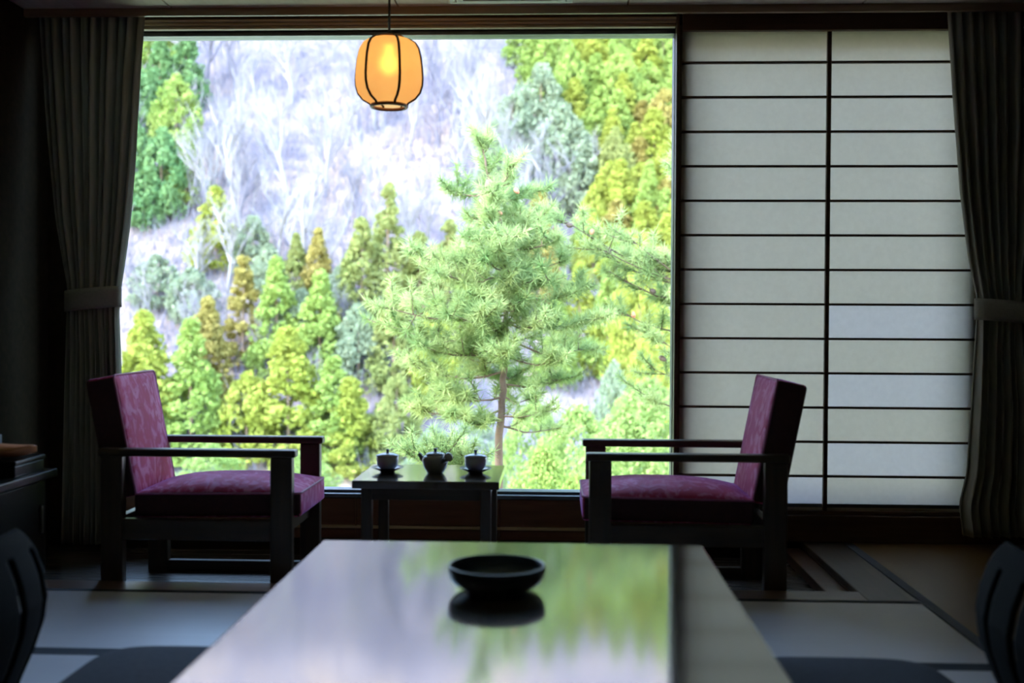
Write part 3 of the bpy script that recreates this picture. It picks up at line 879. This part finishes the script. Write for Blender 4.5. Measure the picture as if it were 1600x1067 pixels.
def tree(name, label, cat, base, height, width, crown, mat, group=None, rz=0.0):
    e = empty(name, base, rz, label, cat, group)
    c = obj_of('crown', crown, e, mat); c.scale = (height * width, height * width, height)
    s = obj_of('trunk', STEM, e); s.scale = (height, height, height)
    return e
rnd = random.Random(5)
MPX = 1.0 / F
def tree_px(name, label, cat, px, tip, base_y, hw, kind, mat, group=None):
    """tree whose foot stands on the slope seen at (px, base_y); sized from how tall and wide it looks"""
    b = ground_hit(px, base_y)
    s = b.y * MPX
    h = (base_y - tip) * s
    k = {'c': (CED, .25), 's': (SLIM, .17), 'r': (RND, .52), 'm': (MND, 1.1)}[kind]
    cr = k[0][rnd.randrange(len(k[0]))]
    return tree(name, label, cat, b, h, hw * s / (h * k[1]), cr, mat, group, rnd.uniform(0, 6.28))

Gc = 'cedars in the valley below the hillside'
cedars = [
 (338, 293, 420, 42, 'c', 'cedar_yellow', 'lone yellow green cedar standing highest on the pale bare slope'),
 (605, 288, 500, 34, 's', 'cedar_olive', 'tall slim olive cedar directly below the paper lantern'),
 (497, 358, 480, 30, 'c', 'cedar_orange', 'small rust tipped cedar halfway up the bare slope'),
 (463, 366, 470, 26, 'c', 'cedar_olive', 'small olive cedar beside the rust tipped one'),
 (565, 345, 520, 46, 'c', 'cedar_olive', 'broad olive cedar below the lantern, beside the slim one'),
 (380, 402, 570, 34, 's', 'cedar_orange', 'narrow rusty olive cedar on the lower slope'),
 (432, 404, 585, 44, 'c', 'cedar_green', 'fresh green cedar behind the bright yellow one'),
 (325, 466, 640, 44, 'c', 'cedar_orange', 'orange topped cedar above the armchair at the curtain'),
 (225, 488, 715, 62, 'c', 'cedar_yellow', 'large yellow green cedar just beside the grey curtain'),
 (298, 500, 715, 56, 'c', 'cedar_green', 'green cedar right behind the armchair back at the curtain'),
 (450, 512, 722, 66, 'c', 'cedar_yellow', 'bright yellow cedar with a pointed orange tip above the armrest'),
 (520, 560, 722, 54, 'c', 'cedar_green', 'shaded green cedar above the teacup on the spout side'),
 (548, 590, 735, 48, 'c', 'cedar_yellow', 'yellow cedar between armchair and tea table'),
 (385, 585, 722, 56, 'r', 'cedar_yellow', 'rounded yellow green tree over the armrest of the curtain-side chair'),
 (655, 366, 520, 44, 'c', 'cedar_olive', 'olive cedar seen through the upper pine boughs'),
 (700, 345, 520, 36, 's', 'cedar_olive', 'slim olive cedar behind the pine leader'),
 (842, 300, 480, 40, 'c', 'cedar_orange', 'rust tinged cedar behind the pine crown'),
 (500, 425, 600, 46, 'c', 'cedar_green', 'mid green cedar between bare pale trunks'),
 (615, 430, 610, 44, 'c', 'cedar_olive', 'olive cedar partly hidden by outer pine needles'),
 (620, 590, 735, 48, 'r', 'cedar_olive', 'low olive tree behind the teapot'),
 (905, 415, 580, 40, 'c', 'cedar_yellow', 'yellow green cedar just beyond the pine crown on the post side'),
 (950, 430, 590, 42, 'c', 'cedar_green', 'fresh green cedar below the reaching pine bough'),
 (1000, 420, 600, 46, 'c', 'cedar_yellow', 'broad yellow cedar under the bough nearest the post'),
 (870, 470, 600, 38, 'c', 'cedar_green', 'small green cedar showing through the post side of the pine'),
 (740, 400, 560, 44, 'c', 'cedar_green', 'green cedar directly behind the pine trunk'),
 (680, 470, 640, 46, 'c', 'cedar_yellow', 'yellow cedar showing between the lower pine boughs'),
 (150, 470, 700, 60, 'c', 'cedar_green', 'green cedar mostly hidden behind the curtain tie'),
 (100, 500, 715, 60, 'c', 'cedar_yellow', 'yellow cedar hidden behind the grey curtain'),
 (215, 600, 735, 52, 'r', 'cedar_yellow', 'round yellow tree behind the armchair back by the curtain'),
]
for px, tip, by, hw_, kd, mt, lab in cedars:
    tree_px('cedar', lab, 'tree', px, tip, by, hw_, kd, M[mt], Gc)

# evergreens on the slope: beside the curtain and, paler, on the far side behind the post
for px, tip, by, hw_, lab in (
 (800, 150, 285, 52, 'soft grey green tree just beyond the pine leader'), (845, 105, 225, 50, 'soft grey green tree high beside the bright evergreens'),
 (880, 170, 300, 56, 'wide grey green tree edging the bright evergreens'), (905, 225, 330, 44, 'low grey green tree at the foot of the bright evergreens'),
 (775, 230, 330, 40, 'small grey green tree right behind the pine leader'),
 (245, 400, 480, 46, 'grey green thicket beside the curtain below the dark clump'), (300, 420, 500, 44, 'grey green thicket below the lone cedar'),
 (395, 340, 430, 40, 'grey green tree on the bare slope next to the lone cedar'), (420, 385, 470, 36, 'grey green bush downhill of the lone cedar'),
 (470, 455, 560, 44, 'grey green thicket among the valley cedars'), (560, 480, 600, 44, 'grey green thicket between valley cedars and pine'),
 (530, 420, 520, 36, 'grey green bush under the broad olive cedar')):
    tree_px('thicket_tree', lab, 'tree', px, tip, by, hw_, 'r', M['shrubgrey'], 'grey green trees on the slope')
Gl = 'dark evergreens on the slope beside the curtain'
for i, (px, tip, by, hw_, kd) in enumerate(((232, 20, 150, 52, 'r'), (292, 45, 170, 34, 'c'), (215, 110, 230, 46, 'r'), (275, 120, 240, 44, 'r'),
                                            (205, 190, 340, 46, 'r'), (252, 205, 345, 46, 'r'), (292, 215, 320, 36, 'c'), (225, 265, 352, 40, 'r'), (250, 60, 190, 36, 'c'), (165, 60, 200, 50, 'r'), (150, 170, 330, 52, 'r'), (110, 90, 260, 52, 'r'))):
    tree_px('evergreen', ('deep green' if i % 3 else 'lighter green') + ' evergreen beside the curtain, ' + ('in the topmost row', 'in the topmost row', 'in the second row touching the curtain', 'in the second row away from the curtain', 'in the third row touching the curtain', 'in the third row', 'in the third row by white trunks', 'lowest of the clump', 'narrow, in the top of the clump', 'behind the curtain at the top', 'behind the curtain lower down', 'deepest behind the curtain')[i], 'tree', px, tip, by, hw_, kd, M['cedar_dark' if i % 3 else 'cedar_green'], Gl)
Gr = 'bright evergreens crowding the slope above the pine'
rr = random.Random(12)
k = 0
for row in range(13):
    by = 105 + row * 29
    xl_ = lerp_tab([(60, 800), (120, 840), (200, 905), (260, 945), (330, 930), (460, 900)], by - 30)
    px = xl_ + rr.uniform(0, 22)
    while px < 1270:
        hw_ = rr.uniform(26, 40)
        mt = rr.choice(['cedar_green', 'cedar_yellow', 'cedar_green', 'cedar_yellow', 'shrub', 'cedar_green'] if row < 5 else ['cedar_yellow', 'cedar_yellow', 'cedar_olive', 'cedar_green', 'cedar_orange'] if row < 8 else ['cedar_yellow', 'cedar_orange', 'cedar_yellow', 'cedar_green'])
        tree_px('evergreen', {'cedar_yellow': 'yellow green', 'cedar_green': 'fresh green', 'cedar_orange': 'rust tinged', 'cedar_olive': 'olive', 'shrub': 'pale green'}[mt] + ' evergreen ' + ('along the window head', 'high on the slope', 'halfway up the slope', 'low behind pine boughs')[min(3, row // 3)] + (', by bare trees' if px < xl_ + 60 else ', by the post' if px > 1010 else ', mid stand'), 'tree', px, by - rr.uniform(78, 115), by + rr.uniform(-6, 10), hw_, rr.choice('cccr'), M[mt], Gr)
        px += hw_ * (1.15 if px < 1085 else 2.0)

# bare trees: branching tubes
def bare_mesh(name, seed, spread=.45):
    rg = random.Random(seed); mb = MB()
    def grow(p, d, L, r, lvl):
        pts = [p]; q = p.copy(); dd = d.copy()
        for k in range(3):
            dd = (dd + Vector((rg.uniform(-.14, .14), rg.uniform(-.14, .14), rg.uniform(-.02, .10)))).normalized()
            q = q + dd * (L / 3); pts.append(q.copy())
        mb.tube(pts, [r, r * .85, r * .68, r * .5], 5 if lvl == 0 else 3, caps=False)
        if lvl >= 4: return
        nb = (6, 4, 4, 3)[lvl]
        for k in range(nb):
            t_ = rg.uniform(.35, 1.0) if lvl == 0 else rg.uniform(.25, 1.0)
            i = min(2, int(t_ * 3)); w = t_ * 3 - i
            b = pts[i].lerp(pts[i + 1], w)
            a = rg.uniform(0, 6.28)
            sd_ = Vector((math.cos(a), math.sin(a), rg.uniform(.2, .9))) * spread
            grow(b, (dd * .7 + sd_).normalized(), L * rg.uniform(.48, .68), r * (.52 - .06 * lvl), lvl + 1)
    grow(Vector((0, 0, -.05)), Vector((rg.uniform(-.08, .08), rg.uniform(-.08, .08), 1)).normalized(), .52, .020, 0)
    me = bpy.data.meshes.new(name); me.from_pydata(mb.v, [], mb.f); me.materials.append(M['barebark'])
    return me
BARE = [bare_mesh('bare branches', 60 + i, (.45, .6, .4, .7, .5)[i]) for i in range(5)]
Gb = 'leafless trees on the hillside'
spots = [(452, 60, 330, .9, 'pale leafless tree with tall forked trunk upslope of the lone cedar'),
         (325, 150, 355, .9, 'white trunked leafless tree against the dark evergreen clump'),
         (290, 170, 340, .8, 'thin white leafless tree inside the dark evergreen clump'),
         (660, 440, 590, .8, 'white leafless tree behind the outer pine boughs'),
         (490, 520, 640, .7, None), (410, 440, 590, .8, 'pale forked leafless tree among the valley cedars'),
         (740, 60, 330, .9, 'tall leafless tree above the pine leader'),
         (860, 150, 360, 1.1, 'spreading grey leafless tree edging the bright evergreens'),
         (905, 170, 350, 1.1, 'wide grey leafless tree against the bright evergreens'),
         (805, 120, 340, 1.0, 'pale leafless tree between the pine leader and bright evergreens')]
rb = random.Random(77)
for i in range(64):
    px = rb.uniform(290, 850); by = rb.uniform(130, 470)
    if px > 760 and by < 170: continue
    spots.append((px, by - rb.uniform(120, 210), by, rb.uniform(.7, 1.1), None))
for i in range(12):
    px = rb.uniform(-160, 190); by = rb.uniform(130, 470)
    spots.append((px, by - rb.uniform(120, 210), by, rb.uniform(.7, 1.1), None))
for i in range(16):
    px = rb.uniform(200, 640); by = rb.uniform(480, 600)
    spots.append((px, by - rb.uniform(90, 140), by, rb.uniform(.7, 1.1), None))
for i, (px, tip, by, wd, lab) in enumerate(spots):
    b = ground_hit(px, by); h = (by - tip) * b.y * MPX / 1.05
    e = obj_of('bare_tree', BARE[i % 5], None, M['barebark' if (lab or i % 3) else 'barebark2'])
    e.location = b; e.scale = (h * wd, h * wd, h); e.rotation_euler = (0, 0, rb.uniform(0, 6.28))
    zone = 'hidden by the curtain' if px < 190 else 'behind the lantern' if 540 < px < 680 and by < 300 else 'towards the curtain' if px < 420 else 'short of the lantern' if px < 560 else 'below the lantern' if px < 690 else 'around the pine leader'
    band = 'at the view top' if by < 200 else 'on the upper slope' if by < 290 else 'on the middle slope' if by < 380 else 'on the lower slope' if by < 480 else 'among the valley cedars'
    tone = 'whitish' if (lab or i % 3) else 'lavender grey'
    props(e, lab or tone + ' leafless tree ' + band + ' ' + zone, 'tree', Gb)

# scrub: uncountable thin twigs over the slope
rng = np.random.default_rng(3)
N = 50000
X = rng.uniform(-52, 22, N); Y = 55 + 60 * rng.uniform(0, 1, N)
Z = np.array([terrain(a, b) for a, b in zip(X, Y)])
base = np.stack([X, Y, Z - .05], 1)
hgt = rng.uniform(.5, 2.4, N)[:, None]
lean = np.stack([rng.normal(0, .30, N), rng.normal(0, .30, N), np.ones(N)], 1) * hgt
wv = np.stack([np.cos(rng.uniform(0, 6.28, N)), np.sin(rng.uniform(0, 6.28, N)), np.zeros(N)], 1) * rng.uniform(.02, .05, N)[:, None]
wv2 = np.stack([-wv[:, 1], wv[:, 0], wv[:, 2]], 1)
v = np.stack([base - wv, base + wv, base + wv2, base + lean], 1).reshape(-1, 3)
i4 = np.arange(N) * 4
t = np.concatenate([np.stack([i4, i4 + 1, i4 + 3], 1), np.stack([i4 + 1, i4 + 2, i4 + 3], 1), np.stack([i4 + 2, i4, i4 + 3], 1)])
props(obj_of('ground_brushwood', mesh_np('undergrowth', v, t, M['barebark2'])), 'thin leafless brushwood covering the hillside', 'brushwood', kind='stuff')

# shrubs on the nearer slope
Gs = 'shrubs below the window'
def shrub_at(name, label, px, py, Y_, hw_, hpx, mat, group=Gs):
    """mound whose top is seen at (px, py) and that stands on the ground at depth Y_"""
    p = at(px, py, Y_); g = terrain(p.x, Y_)
    h = max(p.z - g, .3); s = Y_ * MPX
    e = empty(name, (p.x, Y_, g), rnd.uniform(0, 6.28), label, 'shrub', group)
    c = obj_of('foliage', BSH[rnd.randrange(3)], e, mat)
    c.scale = (hw_ * s / .54, hw_ * s / .54, h / 1.06)
    st_ = obj_of('stem', STEM, e); st_.scale = (h, h, h * .7)
shr = [
 (1015, 585, 24, 130, 'shrub', 'tall light green shrub beside the dark window post'),
 (905, 628, 20, 100, 'shrub', 'light green shrub between pine trunk and armrest'),
 (985, 642, 17, 130, 'shrub', 'light green shrub above the far armrest of the shoji-side chair'),
 (1030, 470, 40, 70, 'cedar_yellow', 'yellow green bush under the pine bough at the post'),
 (960, 560, 38, 52, 'shrubgrey', 'grey green scrub bush behind the shrubs at the post'),
 (850, 690, 15, 80, 'cedar_green', 'low green bush right of the pine trunk foot'),
 (900, 735, 13, 70, 'cedar_green', 'low bush just above the sill beside the shoji-side chair'),
 (600, 735, 30, 60, 'shrub', 'low light bush behind the tea things'),
 (470, 705, 45, 70, 'shrub', 'wide low hedge behind the armrests of the curtain-side chair'),
 (330, 690, 40, 70, 'shrub', 'spreading flat topped bush behind the curtain-side chair seat'),
 (680, 660, 42, 60, 'shrubgrey', 'pale scrub bush behind the pine trunk'),
 (740, 640, 46, 60, 'shrubgrey', 'pale grey green thicket behind the lower pine boughs'),
 (835, 622, 26, 80, 'shrub', 'light green bush close beside the pine trunk'),
 (720, 690, 22, 60, 'cedar_olive', 'olive bush behind the teacup on the handle side'),
 (1000, 360, 60, 60, 'cedar_yellow', 'yellow crowned bush above the pine bough'),
]
for px, py, Y_, hw_, mt, lab in shr:
    shrub_at('shrub', lab, px, py, Y_, hw_, 0, M[mt])

# ------------------------------------------------------------------ pines
def needle_mesh(name, tufts, rng, mat, L=.088, per=64, w=.0030):
    """tufts: list of (point, direction)"""
    V = []
    for p, d in tufts:
        d = np.array(d) / np.linalg.norm(d)
        n = per
        q = rng.normal(size=(n, 3)); q /= np.linalg.norm(q, axis=1)[:, None]
        q = q * .95 + d * .62
        q /= np.linalg.norm(q, axis=1)[:, None]
        o = np.array(p) + d * rng.uniform(-.075, .02, n)[:, None]
        s = rng.normal(size=(n, 3)); s -= q * (s * q).sum(1)[:, None]; s /= np.linalg.norm(s, axis=1)[:, None]
        l = L * rng.uniform(.65, 1.12, n)[:, None]
        V.append(np.stack([o - s * w, o + s * w, o + q * l], 1).reshape(-1, 3))
    V = np.concatenate(V)
    T_ = np.arange(len(V)).reshape(-1, 3)
    return mesh_np(name, V, T_, mat)
def cone_obj(p, parent, mat, s=1.0):
    o = MB().lathe([(0, -.03 * s), (.012 * s, -.026 * s), (.021 * s, -.008 * s), (.020 * s, .008 * s), (.012 * s, .026 * s), (0, .034 * s)], 9).build('pine_cone', mat, parent, smooth=True)
    o.location = p; o.rotation_euler = (rnd.uniform(0, 3), rnd.uniform(0, 3), 0)
    return o
def pine(name, label, trunk, trunk_r, branches, seed, L=.108, per=64, cones=(), group=None, yellow=.35, w=.0036, dens=1.35):
    """trunk: world points; branches: (start, tip, tuft count)"""
    rg = random.Random(seed); rng = np.random.default_rng(seed)
    base = Vector(trunk[-1])
    e = empty(name, base, 0, label, 'tree', group)
    tr = [Vector(p) - base for p in trunk]
    # smooth the trunk a little by subdividing
    sm = []
    for a, b in zip(tr, tr[1:]):
        for q in range(3):
            sm.append(a.lerp(b, q / 3) + Vector((rg.uniform(-.008, .008), rg.uniform(-.008, .008), 0)))
    sm.append(tr[-1])
    n = len(sm)
    MB().tube(sm, [trunk_r * (.16 + .84 * i / (n - 1)) for i in range(n)], 9).build('trunk', M['pinebark'], e, smooth=True)
    for s_, t_, cnt in branches:
        s_ = Vector(s_) - base; t_ = Vector(t_) - base
        d = t_ - s_; Ln = d.length
        path = []
        for q in range(6):
            f = q / 5
            path.append(s_.lerp(t_, f) + Vector((0, 0, -.10 * Ln * math.sin(math.pi * f))) + Vector((rg.uniform(-1, 1), rg.uniform(-1, 1), rg.uniform(-1, 1))) * .012 * (q > 0))
        mb = MB().tube(path, [.012 * (1 - .75 * q / 5) * (.5 + Ln * .5) for q in range(6)], 5)
        tufts = []
        for q in range(int(cnt * dens)):
            f = 1 - rg.random() ** 1.1 * .92 if q else 1.0
            i = min(4, int(f * 5)); b = path[i].lerp(path[i + 1], f * 5 - i)
            side = Vector((rg.uniform(-1, 1), rg.uniform(-1, 1), rg.uniform(-.25, .75))).normalized()
            tw = (d.normalized() * .75 + side * .9 + Vector((0, 0, .25))).normalized()
            ln = rg.uniform(.06, .30) * (.55 + .5 * min(Ln, 1.2)) if q else .03
            end = b + tw * ln
            mb.tube([b, b.lerp(end, .5) + Vector((0, 0, -.01)), end], [.005, .004, .003], 3, caps=False)
            tufts.append((tuple(end), tuple((tw + Vector((0, 0, .35))).normalized())))
            if ln > .12: tufts.append((tuple(b.lerp(end, .55)), tuple(tw)))
        br = mb.build('branch', M['pinebark'], e)
        nm = needle_mesh('needles', tufts, rng, M['needle'], L, per, w)
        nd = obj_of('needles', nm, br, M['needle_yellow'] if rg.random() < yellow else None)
        nd['kind'] = 'stuff'
    for c in cones:
        cone_obj(Vector(c[0]) - base, e, M[c[1]], c[2])
    return e

PY = 8.5
tr_px = [(755, 228), (766, 290), (790, 370), (793, 440), (791, 500), (788, 560), (786, 610), (782, 660), (779, 720), (776, 800)]
tr = [at(a, b, PY) for a, b in tr_px]
tr.append(Vector((tr[-1].x, PY, terrain(tr[-1].x, PY) - .05)))
def on_trunk(py):
    for (a, b), (c, d) in zip(tr_px, tr_px[1:]):
        if b <= py <= d: return a + (c - a) * (py - b) / (d - b)
    return tr_px[-1][0]
rg = random.Random(21)
brs = [(tr[1], tr[0], 10)]
def br(py0, tipx, tipy, dy, cnt):
    brs.append((at(on_trunk(py0), py0, PY), at(tipx, tipy, PY + dy), cnt))
for a in [
    (300, 702, 296, .1, 8), (305, 800, 262, -.1, 7), (312, 830, 300, .2, 8), (325, 770, 300, -.3, 7), (330, 735, 345, .1, 7), (345, 812, 330, .3, 9),
    (360, 745, 372, -.3, 9), (370, 850, 335, .0, 10), (385, 870, 372, -.2, 11), (390, 720, 395, .3, 10), (400, 800, 385, .5, 9), (405, 640, 392, -.1, 13),
    (412, 880, 410, .3, 11), (425, 690, 428, -.4, 12), (430, 800, 425, -.5, 11), (440, 860, 440, -.4, 11), (455, 760, 448, .5, 10), (460, 905, 455, .1, 13),
    (470, 640, 470, .4, 13), (485, 605, 478, -.1, 17), (490, 700, 490, -.5, 13), (500, 925, 500, -.2, 15), (505, 850, 495, -.5, 12), (520, 615, 512, .2, 16),
    (530, 920, 545, .3, 14), (545, 655, 540, -.4, 15), (555, 880, 560, -.4, 13), (565, 700, 548, .2, 13), (580, 640, 572, .1, 15), (600, 870, 590, .2, 10),
    (620, 690, 612, -.2, 14), (640, 655, 640, .2, 15), (650, 850, 640, -.2, 7), (655, 705, 648, -.4, 13), (665, 870, 668, .3, 4)]:
    br(*a)
for k in range(18):                      # short shoots towards and away from the house
    y_ = 330 + k * 17
    br(y_, on_trunk(y_) + rg.uniform(-45, 45), y_ - rg.uniform(0, 18), rg.choice((-.55, -.4, .5)), 7)
cones = [(at(764, 287, PY - .05), 'cone', 1.5), (at(752, 315, PY), 'cone', 1.0), (at(807, 298, PY - .1), 'conered', .9), (at(741, 376, PY - .1), 'conered', .9),
         (at(782, 333, PY - .2), 'conered', .7), (at(868, 357, PY), 'cone', 1.1), (at(842, 355, PY), 'cone', 1.0), (at(720, 512, PY - .2), 'cone', 1.0)]
pine('pine_tree', 'young pine with a leaning leader standing just outside the window', tr, .040, brs, 31, per=54, cones=cones, yellow=.5)

# second pine: its trunk stands behind the shoji, boughs reach in at the post
P2 = 8.9
t2 = [at(1150, 120, P2), at(1146, 300, P2), at(1140, 450, P2), at(1135, 650, P2)]
t2.append(Vector((t2[-1].x, P2, terrain(t2[-1].x, P2) - .05)))
b2 = []
for (sx_, sy_, tx, ty, dy, cnt) in [(1143, 430, 875, 342, 0, 14), (1143, 440, 935, 385, -.1, 13), (1142, 445, 985, 372, -.2, 13), (1142, 450, 905, 372, .2, 12), (1141, 440, 1020, 400, -.1, 12),
                                   (1141, 470, 950, 425, .1, 12), (1140, 500, 1000, 440, .2, 12), (1140, 520, 960, 480, .2, 10), (1138, 560, 1010, 520, 0, 10),
                                   (1146, 320, 1046, 262, 0, 6), (1146, 260, 1180, 180, 0, 8), (1139, 600, 1020, 575, .2, 9), (1140, 540, 1250, 500, 0, 9), (1145, 380, 1240, 330, 0, 9), (1138, 640, 1000, 615, .1, 9)]:
    b2.append((at(sx_, sy_, P2), at(tx, ty, P2 + dy), cnt))
cones = [(at(890, 352, P2 - .05), 'cone', 1.0), (at(925, 362, P2 - .1), 'conered', 1.0), (at(950, 392, P2), 'cone', 1.3), (at(1020, 455, P2), 'cone', 1.1), (at(1035, 560, P2), 'cone', 1.1), (at(990, 492, P2 - .1), 'conered', .9)]
pine('pine_tree', 'pine behind the shoji whose boughs reach past the post', t2, .05, b2, 47, per=56, cones=cones, yellow=.8)

# a dwarf pine whose top shows behind the tea things
P3 = 7.2
t3 = [at(690, 700, P3), at(688, 730, P3), at(686, 790, P3)]
t3.append(Vector((t3[-1].x, P3, terrain(t3[-1].x, P3) - .05)))
b3 = [(at(689, 715, P3), at(690, 698, P3), 4)]
for (tx, ty, dy, cnt) in [(640, 702, 0, 8), (665, 698, -.1, 8), (718, 706, .1, 8), (735, 714, 0, 7), (655, 715, .2, 7), (700, 705, -.2, 7)]:
    b3.append((at(688, 745, P3), at(tx, ty, P3 + dy), cnt))
pine('dwarf_pine', 'dwarf pine top peeping over the tea table behind the teapot', t3, .03, b3, 53, per=46, L=.085)

# ------------------------------------------------------------------ look-alike trees: count them off from the curtain side
ORD = ['first', 'second', 'third', 'fourth', 'fifth', 'sixth', 'seventh', 'eighth', 'ninth', 'tenth', 'eleventh', 'twelfth', 'thirteenth', 'fourteenth']
same = {}
for o in list(COL.objects):
    if o.parent is None and o.get('group') in (Gb, Gr, Gl): same.setdefault(o['label'], []).append(o)
for lab, os_ in same.items():
    if len(os_) < 2: continue
    os_.sort(key=lambda o: o.location.x / o.location.y)
    for k, o in enumerate(os_): o['label'] = lab + ', ' + ORD[min(k, 13)] + ' from the curtain'
